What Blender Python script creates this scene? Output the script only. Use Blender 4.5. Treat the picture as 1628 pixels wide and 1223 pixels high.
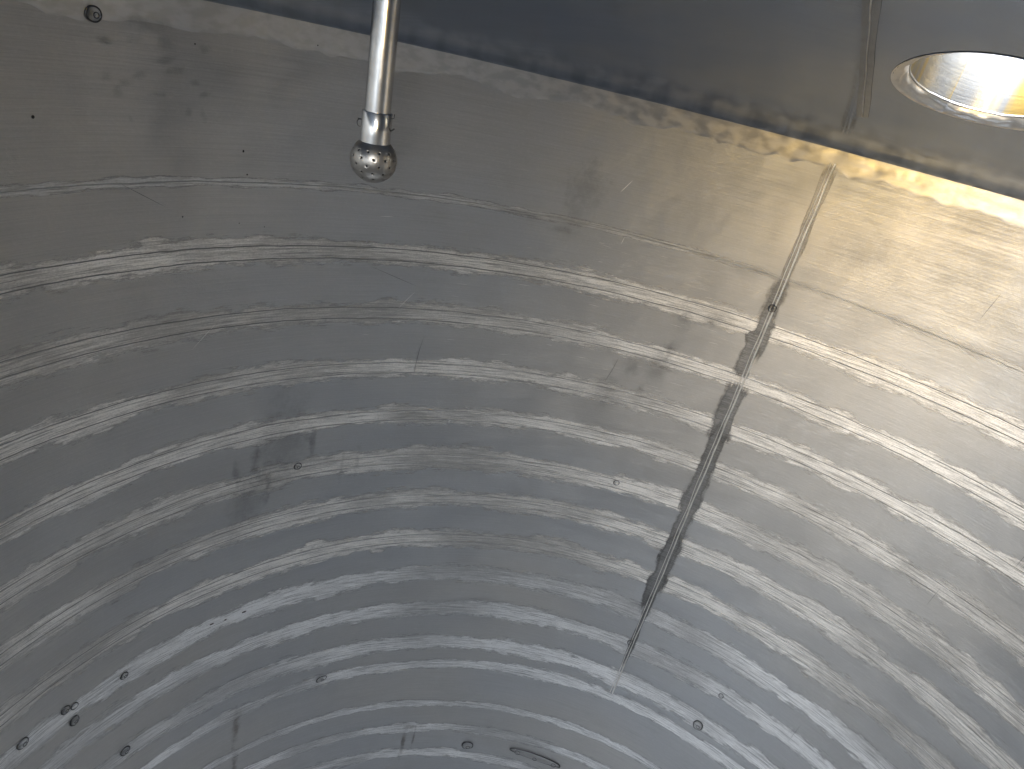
import bpy, bmesh, math, random
from mathutils import Vector, noise

sc = bpy.context.scene
for o in list(bpy.data.objects):
    bpy.data.objects.remove(o)
COL = sc.collection
rad, PI = math.radians, math.pi
random.seed(7)

# ---------------------------------------------------------------- camera
CZ = 2.75                                   # eye height above the tank floor; the tank axis is the world z axis, radius 1 m
FOC, PITCH, ROLL = 1122.928, .451, .252     # focal length in photo pixels
CAM = Vector((-.291, -.518, CZ))
fw = Vector((0, math.cos(PITCH), -math.sin(PITCH)))
rt = Vector((1, 0, 0)); up = rt.cross(fw)
R2 = rt * math.cos(ROLL) + up * math.sin(ROLL)
U2 = up * math.cos(ROLL) - rt * math.sin(ROLL)
cd = bpy.data.cameras.new('camera'); cam = bpy.data.objects.new('camera', cd); COL.objects.link(cam)
cd.sensor_fit = 'HORIZONTAL'; cd.sensor_width = 36; cd.lens = 36 * FOC / 1628
cd.clip_start = .02; cd.clip_end = 50
from mathutils import Matrix
cam.matrix_world = Matrix(((R2.x, U2.x, -fw.x, CAM.x), (R2.y, U2.y, -fw.y, CAM.y), (R2.z, U2.z, -fw.z, CAM.z), (0, 0, 0, 1)))
sc.camera = cam

# ---------------------------------------------------------------- world and daylight through the two openings
w = bpy.data.worlds.new('World'); sc.world = w; w.use_nodes = True
bg = w.node_tree.nodes['Background']; bg.inputs[0].default_value = (.62, .74, 1, 1); bg.inputs[1].default_value = .6
MAN = Vector((-.37, -.60)); MAN_R = .235     # manway the picture is taken through
NOZ = Vector((.205, .507)); NOZ_R = .104     # second opening in the roof, in view

def area(name, loc, size, power, color, aim=(0, 0, -1), spread=180, shape='DISK', sy=None):
    l = bpy.data.lights.new(name, 'AREA'); l.shape = shape; l.size = size; l.energy = power; l.color = color
    if sy: l.size_y = sy
    l.spread = rad(spread)
    o = bpy.data.objects.new(name, l); COL.objects.link(o); o.location = loc
    o.rotation_euler = Vector(aim).to_track_quat('-Z', 'Y').to_euler()
    return o
AIM = (.47, .82, .05)
area('daylight_in_manway', (-.47, -.60, CZ + .06), .18, .8, (.98, .985, 1), (.85, .5, .05), 170)
area('sunlit_warm_light_in_manway', (-.225, -.625, CZ + .06), .11, 1.55, (1, .60, .08), AIM, 105)
area('sky_over_manway', (-.385, -.56, CZ + .055), .19, 10.5, (.87, .935, 1))
area('daylight_in_nozzle', (NOZ.x, NOZ.y, CZ + .22), .19, 2.4, (.97, .98, 1), (.1, .2, -1))

sc.render.engine = 'CYCLES'
cy = sc.cycles
cy.max_bounces = 12; cy.glossy_bounces = 10; cy.diffuse_bounces = 4; cy.transmission_bounces = 8; cy.transparent_max_bounces = 12
cy.sample_clamp_indirect = 6; cy.use_denoising = True; cy.caustics_reflective = True; cy.caustics_refractive = False; cy.blur_glossy = .6
vs = sc.view_settings; vs.view_transform = 'Standard'; vs.look = 'None'; vs.gamma = 1; vs.use_curve_mapping = False
vs.exposure = 1.08

# ---------------------------------------------------------------- material helpers
class N:
    def __init__(s, name):
        s.m = bpy.data.materials.new(name); s.m.use_nodes = True; s.t = s.m.node_tree; s.t.nodes.clear()
        s.out = s.t.nodes.new('ShaderNodeOutputMaterial')
    def n(s, kind, **kw):
        x = s.t.nodes.new('ShaderNode' + kind)
        for k, v in kw.items(): setattr(x, k, v)
        return x
    def put(s, sock, v):
        if v is None: return
        if isinstance(v, bpy.types.NodeSocket): s.t.links.new(v, sock)
        else: sock.default_value = v
    def uv(s, name='UVMap'): return s.n('UVMap', uv_map=name).outputs[0]
    def map(s, vec, scale, loc=(0, 0, 0), rot=(0, 0, 0)):
        x = s.n('Mapping'); s.put(x.inputs['Vector'], vec); x.inputs['Scale'].default_value = scale
        x.inputs['Location'].default_value = loc; x.inputs['Rotation'].default_value = rot
        return x.outputs[0]
    def noise(s, vec, scale=1, detail=3, rough=.55, dist=0):
        x = s.n('TexNoise'); s.put(x.inputs['Vector'], vec); x.inputs['Scale'].default_value = scale
        x.inputs['Detail'].default_value = detail; x.inputs['Roughness'].default_value = rough; x.inputs['Distortion'].default_value = dist
        return x.outputs[0]
    def ramp(s, v, a, b, lo=0., hi=1., smooth=True):
        x = s.n('MapRange', interpolation_type='SMOOTHSTEP' if smooth else 'LINEAR')
        s.put(x.inputs['Value'], v); x.inputs['From Min'].default_value = a; x.inputs['From Max'].default_value = b
        x.inputs['To Min'].default_value = lo; x.inputs['To Max'].default_value = hi
        return x.outputs[0]
    def math(s, op, a, b=0., c=0.):
        x = s.n('Math', operation=op); s.put(x.inputs[0], a); s.put(x.inputs[1], b); s.put(x.inputs[2], c); return x.outputs[0]
    def mix(s, f, a, b):
        x = s.n('Mix', data_type='RGBA'); s.put(x.inputs['Factor'], f); s.put(x.inputs[6], a); s.put(x.inputs[7], b); return x.outputs[2]
    def sep(s, v):
        x = s.n('SeparateXYZ'); s.put(x.inputs[0], v); return x.outputs
    def bump(s, h, strength, dist, normal=None):
        x = s.n('Bump'); s.put(x.inputs['Height'], h); x.inputs['Strength'].default_value = strength; x.inputs['Distance'].default_value = dist
        s.put(x.inputs['Normal'], normal); return x.outputs[0]
    def steel(s, color, rough, normal=None, aniso=0., tangent=True, metallic=1., alpha=None):
        p = s.n('BsdfPrincipled'); s.put(p.inputs['Base Color'], color); s.put(p.inputs['Roughness'], rough)
        p.inputs['Metallic'].default_value = metallic; s.put(p.inputs['Normal'], normal); s.put(p.inputs['Alpha'], alpha)
        if aniso:
            p.inputs['Anisotropic'].default_value = aniso; p.inputs['Anisotropic Rotation'].default_value = .25
            if tangent:
                tg = s.n('Tangent', direction_type='UV_MAP'); tg.uv_map = 'UVMap'; s.t.links.new(tg.outputs[0], p.inputs['Tangent'])
        s.t.links.new(p.outputs[0], s.out.inputs[0]); return p
def g(v, a=1): return (v, v, v, a)

ANI = .6
# sheet of the wall: brushed round the tank
def wall_material():
    s = N('brushed_steel'); uv = s.uv()
    big = s.noise(s.map(uv, (1.7, 2.1, 1)), 1, 3, .6)
    tint = s.noise(s.map(uv, (1.1, 1.6, 1), (7, 3, 0)), 1, 2)
    mid = s.noise(s.map(uv, (7, 11, 1), (1, 5, 0)), 1, 4, .6)
    col = s.mix(s.ramp(tint, .38, .62), (.475, .487, .505, 1), (.505, .495, .48, 1))
    col = s.mix(s.ramp(big, .35, .7, 0, .35), col, (.38, .383, .388, 1))
    col = s.mix(s.ramp(mid, .52, .75, 0, .22), col, (.36, .36, .36, 1))
    br = s.noise(s.map(uv, (5, 420, 1)), 1, 3, .7)
    br2 = s.noise(s.map(uv, (22, 900, 1), (3, 9, 0)), 1, 2, .7)
    col = s.mix(s.ramp(br2, .58, .80, 0, .5), col, (.72, .72, .71, 1))
    fine = s.noise(s.map(uv, (150, 260, 1), (2, 7, 0)), 1, 3, .7)
    col = s.mix(s.ramp(br, .35, .68, 0, .22), col, (.33, .332, .335, 1))
    col = s.mix(s.ramp(fine, .48, .75, 0, .28), col, (.62, .615, .60, 1))
    rough = s.math('ADD', s.ramp(mid, .3, .7, .44, .54), s.ramp(br, .3, .7, -.05, .05))
    wav = s.noise(s.map(uv, (5, 3.2, 1), (2, 2, 0)), 1, 3, .5)
    n1 = s.bump(wav, .2, .02)
    n2 = s.bump(br, .2, .0012, n1); n3 = s.bump(s.math('ADD', br2, fine), .35, .0008, n2)
    s.steel(col, rough, n3, ANI); return s.m

# hand-ground bands over the coil welds; the alpha frays their edges into strokes
def band_material(name, c0, c1, r0, r1, fray=.55, aniso=.35, tone=(1, 1, 1), amin=.72, vert=False, ragk=1.3, soft=.34, hole=.45):
    s = N(name); uv = s.uv(); b = s.uv('Band'); t = s.math('ABSOLUTE', s.sep(b)[1])
    st = s.noise(s.map(uv, (9, 300, 1)), 1, 4, .75)
    ch = s.noise(s.map(uv, (7, 16, 1), (4, 1, 0)), 1, 4, .65)
    lo = s.noise(s.map(uv, (2.1, 3, 1), (9, 2, 0)), 1, 2)
    v = s.math('ADD', s.math('MULTIPLY', st, .75), s.math('ADD', s.math('MULTIPLY', ch, .35), s.math('MULTIPLY', lo, .35)))
    f = s.ramp(v, .60, .88)
    fs = s.noise(s.map(uv, (30, 620, 1), (8, 3, 0)), 1, 3, .7); gr = s.noise(s.map(uv, (260, 420, 1), (1, 8, 0)), 1, 3, .7)
    f = s.math('ADD', f, s.math('ADD', s.ramp(fs, .3, .7, -.45, .45), s.ramp(gr, .3, .7, -.3, .3)))
    f = s.math('MINIMUM', s.math('MAXIMUM', f, 0.), 1.)
    col = s.mix(f, tuple(c0 * k for k in tone) + (1,), tuple(c1 * k for k in tone) + (1,))
    rag = s.noise(s.map(uv, (70, 9, 1) if vert else (22, 110, 1), (5, 5, 0)), 1, 5, .7)
    edge = s.math('ADD', t, s.math('MULTIPLY', s.math('SUBTRACT', rag, .5), ragk))
    edge = s.math('ADD', edge, s.math('MULTIPLY', s.math('SUBTRACT', st if not vert else gr, .5), .8 if not vert else .3))
    edge = s.math('ADD', edge, s.math('MULTIPLY', s.math('SUBTRACT', ch, .5), 1.3))
    a = s.ramp(edge, fray, fray + soft, 1, 0)
    a = s.math('MULTIPLY', a, s.ramp(t, .9, 1., 1, 0))
    a = s.math('MULTIPLY', a, s.ramp(st, .30, .50, hole, 1))
    if vert:
        e2 = s.math('ADD', s.sep(b)[0], s.math('MULTIPLY', s.math('SUBTRACT', rag, .5), .5))
        a = s.math('MULTIPLY', s.math('MULTIPLY', a, s.ramp(e2, .0, .14)), s.ramp(e2, .8, 1., 1, 0))
    a = s.math('MULTIPLY', a, s.ramp(lo, .36, .56, amin, 1))
    rough = s.ramp(st, .3, .7, r0, r1)
    sc_ = s.noise(s.map(uv, (60, 240, 1), (1, 1, 0), (0, 0, .5)), 1, 3, .7)
    n = s.bump(s.math('ADD', st, s.math('MULTIPLY', sc_, .6)), .5, .0012)
    s.steel(col, rough, n, aniso, alpha=a); return s.m

def plain(name, col, rough, aniso=0., bump=None, metallic=1.):
    s = N(name); nrm = None; co = s.n('TexCoord').outputs['Object']
    ns = s.noise(s.map(co, (30, 30, 30)), 1, 4, .6)
    c = s.mix(s.ramp(ns, .4, .75, 0, .5), tuple(col) + (1,), tuple(k * .6 for k in col) + (1,))
    if bump: nrm = s.bump(s.noise(s.map(co, (bump[0],) * 3), 1, 3), bump[1], .002)
    s.steel(c, s.ramp(ns, .3, .7, rough * .8, rough * 1.2), nrm, aniso, tangent=False, metallic=metallic); return s.m

def roof_material():
    s = N('roof_sheet'); uv = s.uv()
    a = s.noise(s.map(uv, (2.5, 2.5, 1)), 1, 3, .55); b = s.noise(s.map(uv, (9, 90, 1)), 1, 3)
    col = s.mix(s.ramp(a, .35, .65), (.20, .265, .39, 1), (.28, .325, .40, 1))
    n = s.bump(s.noise(s.map(uv, (4, 4, 1)), 1, 2), .14, .02); n = s.bump(b, .12, .0006, n)
    s.steel(col, s.ramp(b, .3, .7, .10, .17), n); return s.m

M_WALL = wall_material()
M_BAND = band_material('ground_weld_band', .60, .98, .45, .55, .50, ANI, (1, .975, .94))
M_BAND_LOW = band_material('ground_weld_band_smooth', .60, .96, .44, .54, .50, ANI)
M_RIM = band_material('faint_weld_rim', .50, .70, .44, .56, .45, ANI, amin=.0, hole=.3)
M_DARK = band_material('dark_heat_tint', .16, .33, .42, .52, .42, ANI, amin=.7, vert=True, ragk=.8, soft=.5, hole=1.)
M_MARGIN = band_material('seam_margin', .28, .42, .42, .52, .7, ANI, amin=.7, vert=True, ragk=.6, soft=.5, hole=1.)
M_ROOF = roof_material()
def bead_material():
    s = N('weld_bead'); uv = s.uv(); a = s.noise(s.map(uv, (30, 60, 1)), 1, 4, .5)
    s.steel(s.mix(s.ramp(a, .35, .65), g(.42), g(.56)), s.ramp(a, .3, .7, .36, .5), s.bump(a, .06, .003), ANI); return s.m
M_BEAD = bead_material()
M_SEAM = plain('seam_steel', (.95, .93, .89), .55)
M_GROOVE = plain('groove_steel', (.22, .22, .22), .5)
M_STRIP = plain('ground_roof_strip', (.25, .28, .33), .2)
M_LINE = plain('faint_line_steel', (.42, .42, .41), .5)
M_SCR = plain('dark_scratch', (.20, .20, .20), .6)
M_GLINT = plain('scratch_steel', (.92, .91, .88), .5)
M_PIPE = plain('pipe_steel', (.70, .68, .65), .22, bump=(60, .06))
M_BALL = plain('ball_steel', (.45, .42, .38), .36, bump=(90, .12))
M_WIRE = plain('wire_steel', (.12, .12, .12), .4)
M_BLACK = plain('grime_and_hole_shade', (.01, .01, .012), .7, metallic=0)  # dirt in the wall pits, and painted darkness in the spray holes
M_FLOOR = plain('floor_steel', (.55, .56, .58), .45, bump=(5, .2))

# ---------------------------------------------------------------- object helpers
def obj(name, verts, faces, mat, parent=None, uv=None, band=None, smooth=True):
    me = bpy.data.meshes.new(name); me.from_pydata(verts, [], faces); me.update()
    for nm, data in (('UVMap', uv), ('Band', band)):
        if data:
            l = me.uv_layers.new(name=nm)
            for lp in me.loops: l.data[lp.index].uv = data[lp.vertex_index]
    if smooth:
        for p in me.polygons: p.use_smooth = True
    me.materials.append(mat)
    o = bpy.data.objects.new(name, me); COL.objects.link(o)
    if parent: o.parent = parent
    return o
def empty(name, loc, label, cat, group=None):
    o = bpy.data.objects.new(name, None); COL.objects.link(o); o.location = loc; o.empty_display_size = .05
    tag(o, label, cat, group); return o
def tag(o, label, cat, group=None):
    o['label'] = label; o['category'] = cat
    if group: o['group'] = group
def grid(nu, nv, closed=False):
    f = []
    for j in range(nv - 1):
        for i in range(nu if closed else nu - 1):
            a, b = j * nu + i, j * nu + (i + 1) % nu
            f.append((a, b, b + nu, a + nu))
    return f
def nz(x, y=0, z=0): return noise.noise(Vector((x, y, z)))

# rings of weld on the wall: height (from the eye) as a quadratic of angle/90
RING = {'A': (-.0256, -.0329, -.3222), 'B': (-.0058, -.0167, -.4404), 'C': (-.0088, -.0271, -.5687), 'D': (.0026, -.0125, -.6919),
        'E': (-.0189, -.0084, -.8091), 'F': (-.0155, -.0069, -.9302), 'G': (-.017, .0008, -1.047), 'H': (-.0207, .0075, -1.1706),
        'I': (-.0001, .0124, -1.2925), 'J': (.0299, .015, -1.4171), 'K': (.0296, .0204, -1.5465), 'L': (.0338, .0522, -1.6288),
        'M': (.0473, .0376, -1.8005), 'N': (.06, .03, -1.9125), 'O': (.03, .0, -2.0369)}
def ring_z(k, th):
    a, b, c = RING[k]; x = th / 90; return CZ + a * x * x + b * x + c
TOP = CZ - .049
def radius(th, z):
    """inner radius of the sheet: pulled in a little at each coil weld, with faint dents"""
    r = 1.0
    for k in RING:
        d = z - CZ - RING[k][2]
        if abs(d) < .1: r -= .0003 * math.exp(-(d / .022) ** 2)
    return r + .0010 * nz(th / 14, z * 3.1, 2)
def on_wall(th, z, lift=0.):
    r = radius(th, z) - lift; a = rad(th); return (r * math.sin(a), r * math.cos(a), z)

# ---------------------------------------------------------------- the tank
tank = empty('steel_tank', (0, 0, 0), 'brushed stainless steel tank seen from inside, ribbed with ground weld bands', 'tank')
zs = [0, .15, .3, .4] + [.45 + i * (TOP - .45) / 230 for i in range(231)]
NT = 480
V, U = [], []
for z in zs:
    for i in range(NT + 1):
        th = -180 + 360 * i / NT; V.append(on_wall(th, z)); U.append((rad(th), z))
wall = obj('tank_wall', V, [f[::-1] for f in grid(NT + 1, len(zs))], M_WALL, tank, U)

# floor: shallow dish
V, U = [], []; pr = [(1.0, 0), (.9, -.03), (.7, -.06), (.4, -.09), (.02, -.1)]
for r, z in pr:
    for i in range(97):
        a = 2 * PI * i / 96; V.append((r * math.sin(a), r * math.cos(a), z)); U.append((r * math.sin(a), r * math.cos(a)))
obj('tank_floor', V, grid(97, len(pr)), M_FLOOR, tank, U)

# roof: cone with a knuckle at the rim and two round openings, cut out of a polar sheet
def roof_z(r):
    return CZ - .055 + .27 * (1 - r) - .010 * math.exp(-((1 - r) / .03) ** 2) + .006 * math.exp(-((1 - r) / .05) ** 2)
def build_roof():
    bm = bmesh.new(); uvl = bm.loops.layers.uv.new('UVMap')
    rs = [1.0, .995, .985, .97, .95, .92, .88, .84, .8] + [.8 - .025 * i for i in range(1, 32)]
    n = 240; rows = []
    for r in rs: rows.append([bm.verts.new((r * math.sin(2 * PI * i / n), r * math.cos(2 * PI * i / n), roof_z(r))) for i in range(n)])
    for j in range(len(rs) - 1):
        for i in range(n): bm.faces.new((rows[j][i], rows[j + 1][i], rows[j + 1][(i + 1) % n], rows[j][(i + 1) % n]))
    bm.faces.new(rows[-1][::-1])
    for c, R in ((MAN, MAN_R + .015), (NOZ, NOZ_R + .015)):
        # snap the sheet to the rim, drop what is inside
        vin = [v for v in bm.verts if (Vector(v.co[:2]) - c).length < R]
        keep = set()
        dele = []
        for f in list(bm.faces):
            ins = [(Vector(v.co[:2]) - c).length < R for v in f.verts]
            if all(ins): dele.append(f)
        bmesh.ops.delete(bm, geom=dele, context='FACES')
        for v in bm.verts:
            d = Vector(v.co[:2]) - c
            if d.length < R and v.link_faces:
                d = d.normalized() * R if d.length > 1e-6 else Vector((R, 0)); q = c + d
                v.co = (q.x, q.y, roof_z(q.length))
    for v in [v for v in bm.verts if not v.link_faces]: bm.verts.remove(v)
    for f in bm.faces:
        f.smooth = True
        for l in f.loops: l[uvl].uv = (l.vert.co.x, l.vert.co.y)
    me = bpy.data.meshes.new('tank_roof'); bm.to_mesh(me); bm.free(); me.materials.append(M_ROOF)
    o = bpy.data.objects.new('tank_roof', me); COL.objects.link(o); o.parent = tank
    o['label'] = 'smooth dark grey sloping roof sheet of the tank'
    return o
roof = build_roof()

# necks of the openings: tube with a rolled, welded lip that hangs a little below the roof
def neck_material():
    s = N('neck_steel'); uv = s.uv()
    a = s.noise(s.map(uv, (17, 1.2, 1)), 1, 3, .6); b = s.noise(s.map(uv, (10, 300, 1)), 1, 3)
    col = s.mix(s.ramp(a, .46, .56), (.26, .275, .30, 1), (.40, .31, .13, 1))  # yellow streaks: reflections from outside, painted into the neck colour
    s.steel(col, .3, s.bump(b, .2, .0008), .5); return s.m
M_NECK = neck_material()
M_LIP = plain('lip_steel', (.74, .72, .69), .42, bump=(55, .35))
FIL = .015                                   # radius of the flare from the roof sheet up into a neck
def neck(c, R, h, name, label):
    n = 96; V, U = [], []; prof = [h, h * .6, .05, .03, FIL]
    base = lambda a, r=R + FIL: roof_z((c + Vector((math.sin(a), math.cos(a))) * r).length)
    for k, dz in enumerate(prof):
        for i in range(n + 1):
            a = 2 * PI * i / n
            z = base(a) + dz if k > 1 else roof_z(c.length) + dz
            V.append((c.x + R * math.sin(a), c.y + R * math.cos(a), z)); U.append((a * R, dz))
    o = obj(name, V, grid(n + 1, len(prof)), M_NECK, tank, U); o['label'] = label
    V, U = [], []; m = 12
    for j in range(m + 1):
        t = PI / 2 * j / m
        for i in range(n + 1):
            a = 2 * PI * i / n; e = (.003 * nz(a * 7, c.x * 7, j * .25) + .0007 * nz(a * 24, j * .5, 4)) * math.sin(2 * t)
            rr = R + FIL * (1 - math.cos(t)) - (e if j < m else 0) + (.002 if j == m else 0)
            zz = base(a) + FIL * (1 - math.sin(t)) - e - (.0006 if j == m else 0)
            V.append((c.x + rr * math.sin(a), c.y + rr * math.cos(a), zz)); U.append((a * R, t * .03))
    obj('flared_lip', V, grid(n + 1, m + 1), M_LIP, o, U)
    V, U = [], []
    for j in range(9):
        t = 2 * PI * j / 8
        for i in range(n + 1):
            a = 2 * PI * i / n; e = .0006 * nz(a * 14, 3, c.x)
            rr = R - .0002 + (.0016 + e) * math.cos(t); zz = base(a) + FIL + .0008 * nz(a * 5, 8) + (.0016 + e) * math.sin(t)
            V.append((c.x + rr * math.sin(a), c.y + rr * math.cos(a), zz)); U.append((a * R, t * .003))
    obj('weld_ring', V, grid(n + 1, 9), M_BEAD, o, U)
    return o
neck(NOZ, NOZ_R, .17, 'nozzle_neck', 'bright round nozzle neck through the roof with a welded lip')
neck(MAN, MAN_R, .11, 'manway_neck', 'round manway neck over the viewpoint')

# ground seam in the roof sheet
def roof_strip(name, p0, p1, hw, mat, lift, bow=0.):
    V, U, B = [], [], []; n = 40; p0, p1 = Vector(p0), Vector(p1); e = (p1 - p0).normalized(); sd = Vector((e.y, -e.x))
    for j in range(5):
        t = -1 + j / 2
        for i in range(n):
            s_ = i / (n - 1); q = p0.lerp(p1, s_) + sd * (t * hw * (1 + .2 * nz(s_ * 5, 2)) + bow * math.sin(PI * s_) + .0012 * nz(s_ * 8, hw * 99))
            V.append((q.x, q.y, roof_z(q.length) - lift)); U.append((q.x, q.y)); B.append((s_, t))
    return obj(name, V, grid(n, 5), mat, roof, U, B)
roof_strip('ground_seam_strip', (-.10, .20), (.150, .755), .009, M_STRIP, .0008); roof_strip('seam_bead', (-.10, .20), (.150, .755), .0008, M_BEAD, .0016)

# weld bands
def strip(name, zc, t0, t1, wfun, mat, parent, lift=.0006, step=.5, rows=5, seed=0):
    V, U, B = [], [], []; n = int((t1 - t0) / step) + 1
    for j in range(rows):
        t = -1 + 2 * j / (rows - 1)
        for i in range(n):
            th = t0 + (t1 - t0) * i / (n - 1); wu, wd = wfun(th)
            taper = min(1, (i + .3) / 6, (n - 1 - i + .3) / 6)
            z = zc(th) + (t * wu if t > 0 else t * wd) * taper
            V.append(on_wall(th, z, lift)); U.append((rad(th), z)); B.append((rad(th), t))
    return obj(name, V, [f[::-1] for f in grid(n, rows)], mat, parent, U, B)
for q, k in enumerate('ABCDEFGHIJKLMNO'):
    hw = {'A': .009, 'M': .016, 'N': .022, 'O': .024, 'L': .022}.get(k, .032 if k > 'E' else .027)
    def wf(th, q=q, hw=hw):
        a = 1.25 * hw * (1 + .38 * nz(th / 9, q * 3.3) + .25 * nz(th / 2.6, q * 5.1)); b = 1.25 * hw * (1 + .38 * nz(th / 8, q * 3.3 + 40) + .25 * nz(th / 2.4, q * 5.1 + 9))
        return a, b
    strip('ground_band', lambda th, k=k: ring_z(k, th), -100, 86, wf, M_RIM if k == 'A' else M_BAND if k < 'I' else M_BAND_LOW, wall, seed=q)
    # the thin weld lines inside a band
    if k <= 'H':
        for off in ((0,) if k == 'A' else (.0115, -.0125)):
            V, U = [], []; n = 500
            for j, (dz, lf) in enumerate(((-.0010, .0007), (-.0003, .0016), (.0003, .0016), (.0010, .0007))):
                for i in range(n):
                    th = -98 + 182 * i / (n - 1); z = ring_z(k, th) + off + .0016 * nz(th / 5, q + off * 90) + .0007 * nz(th * .9, q) + dz
                    V.append(on_wall(th, z, lf)); U.append((rad(th), z))
            obj('weld_line', V, [f[::-1] for f in grid(n, 4)], M_LINE if k == 'A' else M_GROOVE, wall, U)

# vertical seam: dark heat-tinted patches and the bead
SEAM = 12.15
def vstrip(name, z0, z1, hw, mat, parent, th0=SEAM, lift=.0010, seed=0, nv=60, dx=0):
    V, U, B = [], [], []; rows = 5
    for j in range(rows):
        t = -1 + 2 * j / (rows - 1)
        for i in range(nv):
            s_ = i / (nv - 1); z = z0 + (z1 - z0) * s_
            e = hw * (1 + .35 * nz(s_ * 4, seed, 1 if t > 0 else 5)) * min(1, (i + 1.5) / 4, (nv - i + .5) / 4)
            th = th0 + math.degrees(dx + t * e); V.append(on_wall(th, z, lift)); U.append((rad(th), z)); B.append((s_, t))
    return obj(name, V, grid(rows, nv) if 0 else grid(nv, rows), mat, parent, U, B)
for i, (z0, z1, hw, dx) in enumerate(((-.325, -.53, .026, -.002), (-.45, -.57, .020, -.010), (-.575, -.74, .029, -.003), (-.66, -1.27, .027, -.001), (-1.0, -1.30, .022, -.004), (-1.2, -1.5, .010, 0))):
    vstrip('heat_tint_patch', CZ + z0, CZ + z1, hw, M_DARK, wall, seed=i * 3.7, dx=dx, lift=.0008 + .0002 * i)
vstrip('heat_tint_margin', TOP - .03, CZ - .36, .012, M_MARGIN, wall, lift=.0009, seed=50)
for dx, hw in ((-.0042, .0013), (.0030, .0020)):
    V, U = [], []; n = 260
    for j, (a, lf) in enumerate(((-1, .0012), (-.45, .0024), (.45, .0024), (1, .0012))):
        for i in range(n):
            z = TOP - .035 - (1.52) * i / (n - 1)
            th = SEAM + math.degrees(dx + .0022 * nz(z * 14, dx * 900) + a * hw); V.append(on_wall(th, z, lf + .0007 * nz(z * 60, dx * 300))); U.append((rad(th), z))
    obj('seam_bead', V, grid(n, 4), M_SEAM, wall, U)

# lumpy ground weld under the roof
V, U = [], []; n = 760; m = 16
for j in range(m):
    t = j / (m - 1)
    for i in range(n):
        th = -100 + 190 * i / (n - 1)
        wid = .052 + .014 * nz(th / 7, 3) + .008 * nz(th / 1.7, 8)
        z = TOP + .002 - t * wid
        amp = .5 + .5 * nz(th / 12, 6) + (.8 if 14 < th < 30 or -32 < th < -8 else 0)
        lump = max(0, nz(th / 2.2, z * 45, 2)) * (.0010 if 13 < th < 34 or -32 < th < -8 else .0009) + max(0, nz(th / .7, z * 130, 5)) * .0004 * amp
        lf = .0008 + lump * math.sin(PI * min(1, t * 1.05)) + .010 * max(0, 1 - t * 5) ** 2
        V.append(on_wall(th, z, lf if j < m - 1 else .0002)); U.append((rad(th), z))
rw = obj('roof_weld', V, [f for f in grid(n, m)], M_BEAD, wall, U)
rw['label'] = 'lumpy ground weld running round the wall just under the roof'

# ---------------------------------------------------------------- spray ball
BALL = Vector((-.5626, .5043, CZ - .2042)); PTOP = Vector((-.5728, .5015, CZ - .0008))
ax = (PTOP - BALL).normalized(); sb = empty('spray_ball', BALL, 'perforated steel spray ball on a thin pipe hanging from the roof', 'spray ball')
q_ = Vector((0, 0, 1)).rotation_difference(ax); sb.rotation_mode = 'QUATERNION'; sb.rotation_quaternion = q_
def lathe(name, prof, mat, parent, n=64, wob=0):
    V, U = [], []
    for k, (r, z) in enumerate(prof):
        for i in range(n + 1):
            a = 2 * PI * i / n; V.append((r * math.sin(a), r * math.cos(a), z)); U.append((a * r, z))
    return obj(name, V, grid(n + 1, len(prof)), mat, parent, U)
lathe('pipe', [(.0181, .060), (.0181, .14), (.0181, .25), (.0181, .42)], M_PIPE, sb)
lathe('collar', [(.0182, .0655), (.0205, .0655), (.0213, .0645), (.0213, .034), (.0213, .020)], M_PIPE, sb)
HOLES = ((26, 12, 0), (10, 12, .5), (-7, 12, 0), (-25, 12, .5), (-45, 9, 0), (-65, 5, .3))
def ball():
    bm = bmesh.new(); bmesh.ops.create_uvsphere(bm, u_segments=64, v_segments=40, radius=.0333)
    bmesh.ops.scale(bm, vec=(1, 1, .96), verts=bm.verts)
    for f in bm.faces: f.smooth = True
    me = bpy.data.meshes.new('ball'); bm.to_mesh(me); bm.free(); me.materials.append(M_BALL)
    o = bpy.data.objects.new('ball', me); COL.objects.link(o); o.parent = sb
    bm = bmesh.new()
    for lat, cnt, off in HOLES:
        for i in range(cnt):
            a = 2 * PI * (i + off) / cnt; d = Vector((math.cos(rad(lat)) * math.sin(a), math.cos(rad(lat)) * math.cos(a), math.sin(rad(lat))))
            mt = Matrix.Translation(d * .033) @ Vector((0, 0, 1)).rotation_difference(d).to_matrix().to_4x4()
            bmesh.ops.create_cone(bm, cap_ends=True, segments=10, radius1=.0017, radius2=.0017, depth=.008, matrix=mt)
    mc = bpy.data.meshes.new('cut'); bm.to_mesh(mc); bm.free(); mc.materials.append(M_BLACK)
    c = bpy.data.objects.new('cut', mc); COL.objects.link(c); c.parent = sb
    md = o.modifiers.new('holes', 'BOOLEAN'); md.operation = 'DIFFERENCE'; md.object = c; md.solver = 'EXACT'
    bpy.context.view_layer.update(); dg = bpy.context.evaluated_depsgraph_get()
    me2 = bpy.data.meshes.new_from_object(o.evaluated_get(dg)); o.modifiers.clear(); o.data = me2; me2.name = 'ball'
    bpy.data.objects.remove(c)
    return o
ball_o = ball()
bmh = bmesh.new(); bmesh.ops.create_circle(bmh, cap_ends=True, segments=10, radius=.00165); hm = bpy.data.meshes.new('hole_shade_disc'); bmh.to_mesh(hm); bmh.free(); hm.materials.append(M_BLACK)  # black discs paint in the shade inside the spray holes
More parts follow.
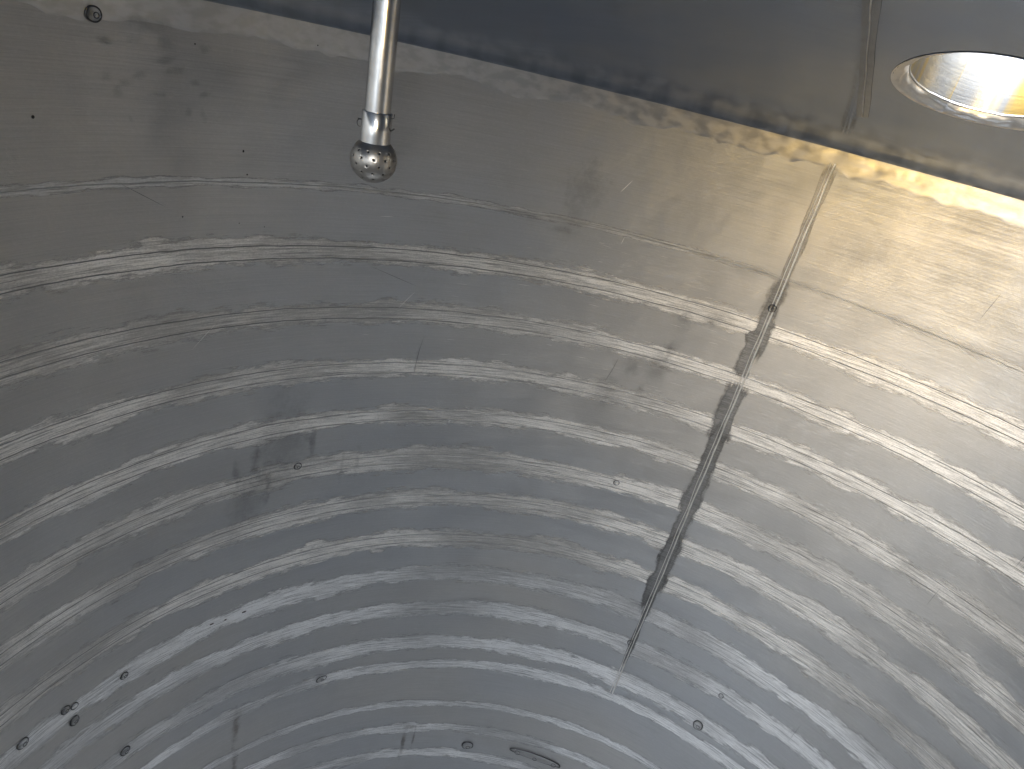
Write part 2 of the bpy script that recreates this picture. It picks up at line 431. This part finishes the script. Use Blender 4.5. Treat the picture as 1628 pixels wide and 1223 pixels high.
for lat, cnt, off in HOLES:
    for i in range(cnt):
        a = 2 * PI * (i + off) / cnt; d = Vector((math.cos(rad(lat)) * math.sin(a), math.cos(rad(lat)) * math.cos(a), math.sin(rad(lat)) * .96))
        ho = bpy.data.objects.new('hole_shade_disc', hm); COL.objects.link(ho); ho.parent = ball_o; ho.location = d * .0322
        ho.rotation_mode = 'QUATERNION'; ho.rotation_quaternion = Vector((0, 0, 1)).rotation_difference(d)
def tube(name, pts, r, mat, parent, n=8):
    V, F = [], []; pts = [Vector(p) for p in pts]
    for i, p in enumerate(pts):
        d = (pts[min(i + 1, len(pts) - 1)] - pts[max(i - 1, 0)]).normalized(); a = d.orthogonal().normalized()
        if i and a.dot(pa) < 0: a = -a
        if i: a = (pa - d * pa.dot(d)).normalized()
        pa = a; b = d.cross(a)
        for k in range(n): V.append(tuple(p + (a * math.cos(2 * PI * k / n) + b * math.sin(2 * PI * k / n)) * r))
    F = grid(n, len(pts), True)
    F += [tuple(range(n))[::-1], tuple(range(len(V) - n, len(V)))]
    return obj(name, V, F, mat, parent)
# clip pin: a loop on the left, its two prongs out on the right
inv = q_.inverted(); side = (inv @ R2); side.z = 0; side.normalize(); frt = Vector((0, 0, 1)).cross(side)
def L(a, b, c): return side * a + frt * b + Vector((0, 0, c))
tube('clip_loop', [L(-.0215, 0, .053 - .001)] + [L(-.0245 - .0032 * math.cos(t), 0, .0475 + .0052 * math.sin(t)) for t in [rad(60 - 20 * i) for i in range(0, 1)]] +
     [L(-.0235 + .0038 * math.cos(t), .001, .0465 + .0048 * math.sin(t)) for t in [rad(70 + 20 * i) for i in range(12)]], .0008, M_WIRE, sb)
tube('clip_prong', [L(.0205, -.004, .060), L(.0225, -.0045, .0606), L(.0240, -.005, .0615), L(.0242, -.005, .0665)], .0008, M_WIRE, sb)
tube('clip_prong', [L(.0208, -.004, .0435), L(.0235, -.0045, .0455), L(.0258, -.005, .0475)], .0011, M_WIRE, sb)

# ---------------------------------------------------------------- water drops on the wall
def water():
    s = N('water'); p = s.n('BsdfPrincipled'); p.inputs['Base Color'].default_value = (1, 1, 1, 1); p.inputs['Roughness'].default_value = .02
    p.inputs['IOR'].default_value = 1.33; p.inputs['Transmission Weight'].default_value = 1
    s.t.links.new(p.outputs[0], s.out.inputs[0]); return s.m
M_WATER = water()
M_RIMDARK = plain('dark_rim', (.09, .09, .095), .35)  # dark rings that outline the drops and their inner circles
def drop(th, z, a, b, label, rot=0., seed=0, name='water_drop', inner=None):
    """a: half width round the tank, b: half height, metres; the drop hugs the curved wall"""
    V = []; n = 36; m = 8; c = Vector(on_wall(th, z)); h = .5 * min(a, b)
    def at(k, q, lift, ox=0., oy=0.):
        wob = 1 + .10 * nz(math.cos(q) * 1.3, math.sin(q) * 1.3, seed)
        x = a * k * wob * math.cos(q) + ox; y = b * k * wob * math.sin(q) + oy
        x, y = x * math.cos(rot) - y * math.sin(rot), x * math.sin(rot) + y * math.cos(rot)
        return Vector(on_wall(th + math.degrees(x), z + y, lift)) - c
    for j in range(m):
        p = PI / 2 * j / (m - 1); rr = math.cos(p) if j < m - 1 else .02
        for i in range(n): V.append(tuple(at(rr, 2 * PI * i / n, h * math.sin(p) + .0014)))
    F = grid(n, m, True); F.append(tuple(range(len(V) - n, len(V))))
    o = obj(name, V, F, M_WATER); o.location = c
    tube('drop_rim', [at(1.06, 2 * PI * i / n, .0018) for i in range(n + 1)], .0008 + .05 * min(a, b, .012), M_RIMDARK, o, 6)
    for ox, oy, r in (inner if inner is not None else ([(.12 * a, -.08 * b, .4 * min(a, b))] if min(a, b) > .0065 else [])):
        P = []
        for i in range(17):
            q = 2 * PI * i / 16; x, y = ox + r * math.cos(q), oy + r * math.sin(q)
            x, y = x * math.cos(rot) - y * math.sin(rot), x * math.sin(rot) + y * math.cos(rot)
            P.append(Vector(on_wall(th + math.degrees(x), z + y, .0016 + h * .92)) - c)
        tube('inner_rim', P, .0007, M_RIMDARK, o, 6)
    tag(o, label, 'water drop', 'water drops on the tank wall'); return o
drop(-65.7, CZ - .098, .0095, .0085, 'large round water drop just under the roof, above the dark smudges', seed=1)
drop(12.1, CZ - .393, .0075, .0075, 'round water drop sitting on the dark stained vertical seam', seed=2)
drop(-43.85, CZ - .915, .0075, .0075, 'water drop with runs above it, on a band left of centre', seed=3)
drop(1.34, CZ - .926, .0065, .0060, 'small water drop on a bright band just left of the vertical seam', seed=4)
drop(11.8, CZ - 1.403, .0065, .0075, 'small water drop on the lower end of the vertical seam', seed=5)
drop(26.2, CZ - 1.555, .0120, .0140, 'large water drop on the wall at lower right', seed=6)
drop(27.2, CZ - 1.420, .0055, .0065, 'small faint water drop above the large one at lower right', seed=7)
drop(-8.3, CZ - 1.989, .0165, .0150, 'wide water drop at the bottom edge between rust stain and smeared streak', seed=8)
drop(-36.3, CZ - 1.637, .0130, .0085, 'slanted oval water drop on the wall at lower left of centre', .35, seed=9)
drop(-76.0, CZ - 1.287, .0100, .0095, 'lone water drop at the far left edge near the bottom', seed=10)
drop(-64.6, CZ - 1.539, .0095, .0110, 'dark water drop near the bottom left, on a pale band', seed=11)
drop(-71.3, CZ - 1.289, .0075, .0080, 'left of three clustered water drops at lower left', seed=12)
drop(-70.3, CZ - 1.296, .0065, .0070, 'right of three clustered water drops at lower left', .3, seed=13)
drop(-70.4, CZ - 1.336, .0080, .0110, 'lowest of three clustered water drops at lower left', seed=14)
drop(-64.5, CZ - 1.306, .0070, .0075, 'small faint water drop right of the three clustered drops', seed=15)
st = drop(4.1, CZ - 1.974, .078, .0125, 'long smeared water streak with drops in it at the bottom edge', -.04, seed=16, name='water_streak', inner=[(-.058, 0, .0085), (0, -.004, .006), (.062, 0, .0075)])
st['category'] = 'water streak'; del st['group']
st.scale = (1, 1, 1)

# ---------------------------------------------------------------- small marks: pits, scratches, stains
def patch(name, th, z, a, b, mat, lift=.0011, rot=0., n=14, seed=0, parent=None):
    V, U, B = [], [], []
    V.append(on_wall(th, z, lift)); U.append((rad(th), z)); B.append((0, 0))
    for rr in (.5, 1):
        for i in range(n):
            q = 2 * PI * i / n; k = rr * (1 + .3 * nz(math.cos(q) * 1.7, math.sin(q) * 1.7, seed + 3))
            x, y = a * k * math.cos(q), b * k * math.sin(q); x, y = x * math.cos(rot) - y * math.sin(rot), x * math.sin(rot) + y * math.cos(rot)
            V.append(on_wall(th + math.degrees(x), z + y, lift)); U.append((rad(th) + x, z + y)); B.append((0, rr))
    F = [(0, 1 + i, 1 + (i + 1) % n) for i in range(n)] + [(1 + i, 1 + n + i, 1 + n + (i + 1) % n, 1 + (i + 1) % n) for i in range(n)]
    return obj(name, V, F, mat, parent or wall, U, B)
for i, (th, dz, a, b) in enumerate(((-70.4, -.223, .0022, .0022), (-52.9, -.262, .0016, .0024), (-52.4, -.299, .0014, .0014), (-58.4, -.366, .0014, .0014),
                                    (-57.7, -.116, .0012, .0012), (-46.5, -.089, .0012, .0012), (-52.9, -.38, .001, .001), (-50.3, -.387, .001, .001),
                                    (-49.2, -1.298, .0055, .0026), (-51.7, -1.299, .0035, .0018), (-53.5, -1.294, .005, .0022))):
    patch('pit', th, CZ + dz, a, b, M_BLACK, seed=i, n=8)

def stain_material(name, col, rough, dens, metallic=.6):
    s = N(name); uv = s.uv(); t = s.sep(s.uv('Band'))[1]
    a = s.noise(s.map(uv, (90, 70, 1)), 1, 4, .6); b = s.noise(s.map(uv, (28, 24, 1)), 1, 3)
    e = s.math('ADD', t, s.math('MULTIPLY', s.math('SUBTRACT', s.math('ADD', a, b), 1.), 1.5))
    al = s.math('MULTIPLY', s.ramp(e, -.1, 1.0, dens, 0), s.ramp(t, .75, 1, 1, 0))
    s.steel(tuple(col) + (1,), rough, alpha=al, metallic=metallic); return s.m
M_SMUDGE = stain_material('smudge', (.14, .135, .125), .55, .19, .6)
M_RUST = stain_material('rust_run', (.15, .11, .07), .7, .38, .3)
M_DULL = stain_material('dull_patch', (.24, .24, .24), .45, .2, 1)
M_SOFT = stain_material('soft_dull_patch', (.27, .27, .27), .46, .2, 1)  # large, faint, darker patches on the sheet
for i, (x, y, w_, h_, r_) in enumerate(((265, 68, 16, 12, 0), (212, 62, 14, 9, 0), (165, 62, 12, 9, 0), (325, 78, 10, 7, 0), (262, 95, 20, 8, .2), (280, 112, 15, 7, .2),
                                        (300, 180, 6, 14, 0), (323, 186, 6, 14, .3), (250, 150, 20, 5, 0), (208, 190, 6, 12, 0), (310, 132, 10, 6, 0), (220, 120, 12, 7, .3),
                                        (170, 120, 9, 14, 0), (186, 145, 8, 12, .2), (235, 40, 30, 16, 0), (325, 150, 9, 6, .4), (198, 132, 12, 8, .2))):
    d = (x - 814) / FOC * R2 - (y - 611.5) / FOC * U2 + fw
    A = d.x ** 2 + d.y ** 2; Bq = CAM.x * d.x + CAM.y * d.y; tq = (-Bq + math.sqrt(Bq * Bq - A * (CAM.x ** 2 + CAM.y ** 2 - 1))) / A
    P = CAM + d * tq; s_ = tq / FOC
    patch('smudge', math.degrees(math.atan2(P.x, P.y)), P.z, w_ * s_ * 1.5, h_ * s_ * 1.1, M_SMUDGE, seed=i * 2.3, rot=r_, n=20)
patch('rust_stain', -19.3, CZ - 1.912, .055, .012, M_RUST, seed=1, n=20); patch('rust_stain', -20.0, CZ - 1.99, .009, .10, M_RUST, seed=4, n=20)
patch('rust_stain', -18.3, CZ - 1.965, .005, .06, M_RUST, seed=5, n=20)
patch('rust_stain', -49.0, CZ - 1.70, .014, .11, M_RUST, seed=8, n=20); patch('rust_stain', -48.8, CZ - 1.86, .012, .09, M_RUST, seed=9, n=20)
for i, (th, dz, a, b) in enumerate(((-49.3, -.885, .018, .05), (-51.5, -.90, .012, .045), (-42.2, -.86, .012, .04), (-47.5, -.95, .010, .06), (-16, -.338, .05, .012), (-21, -.322, .06, .010),
                                    (-36, -.93, .008, .06), (-38, -.94, .006, .05), (2, -.55, .02, .03), (0, -.68, .02, .035), (-2, -.62, .03, .03), (6, -.46, .03, .03))):
    patch('dull_patch', th, CZ + dz, a, b, M_DULL, seed=i * 1.7 + 20, n=20)
for i, (th, dz, a, b) in enumerate(((-46, -.84, .085, .17), (-50, -.98, .06, .13), (1.5, -.60, .035, .07), (2.5, -.47, .03, .05), (-4, -.70, .04, .06), (-14, -.25, .07, .09))):
    patch('dull_patch', th, CZ + dz, a, b, M_SOFT, lift=.0016, seed=i * 2.9 + 60, n=24)

def scratch(th, dz, ln, ang, wd, mat, bend=0.):
    V = []; n = 7; z0 = CZ + dz
    for s_ in (-1, 1):
        for i in range(n):
            t = i / (n - 1) - .5; x = math.cos(ang) * t * ln + bend * (t * t) * ln; y = math.sin(ang) * t * ln
            k = wd * (1 - (2 * t) ** 2 * .9) * s_ / 2; V.append(on_wall(th + math.degrees(x - math.sin(ang) * k), z0 + y + math.cos(ang) * k, .0012))
    obj('scratch', V, grid(n, 2), mat, wall)
for th, dz, ln, ang, wd, bend, m_ in ((-9.5, -.225, .035, 1.0, .0016, 0, M_GLINT), (-8, -.335, .018, 1.4, .0012, 0, M_GLINT), (-30.3, -.66, .10, 1.5, .0012, .1, M_GROOVE), (-4.3, -.635, .075, 1.35, .0012, -.1, M_GROOVE),
                                     (-56, -.58, .06, .8, .001, 0, M_GLINT), (-33, -.53, .05, .9, .001, 0, M_GLINT), (48, -.66, .05, 1.5, .0007, 0, M_SCR), (38, -1.38, .07, 1.5, .0007, 0, M_SCR),
                                     (33, -.25, .06, 1.4, .0007, 0, M_SCR), (43, -.84, .06, 1.5, .0007, 0, M_SCR), (-62, -.33, .08, -.5, .001, 0, M_GROOVE), (-35, -.48, .12, -.35, .001, .05, M_GROOVE)):
    scratch(th, dz, ln, ang, wd, m_, bend)
rs = random.Random(3)
for i in range(46):
    th = rs.uniform(-38, 8); dz = -rs.uniform(.34, .66); scratch(th, dz, rs.uniform(.01, .035), rs.gauss(0, .05), rs.uniform(.0004, .0008), M_GLINT)
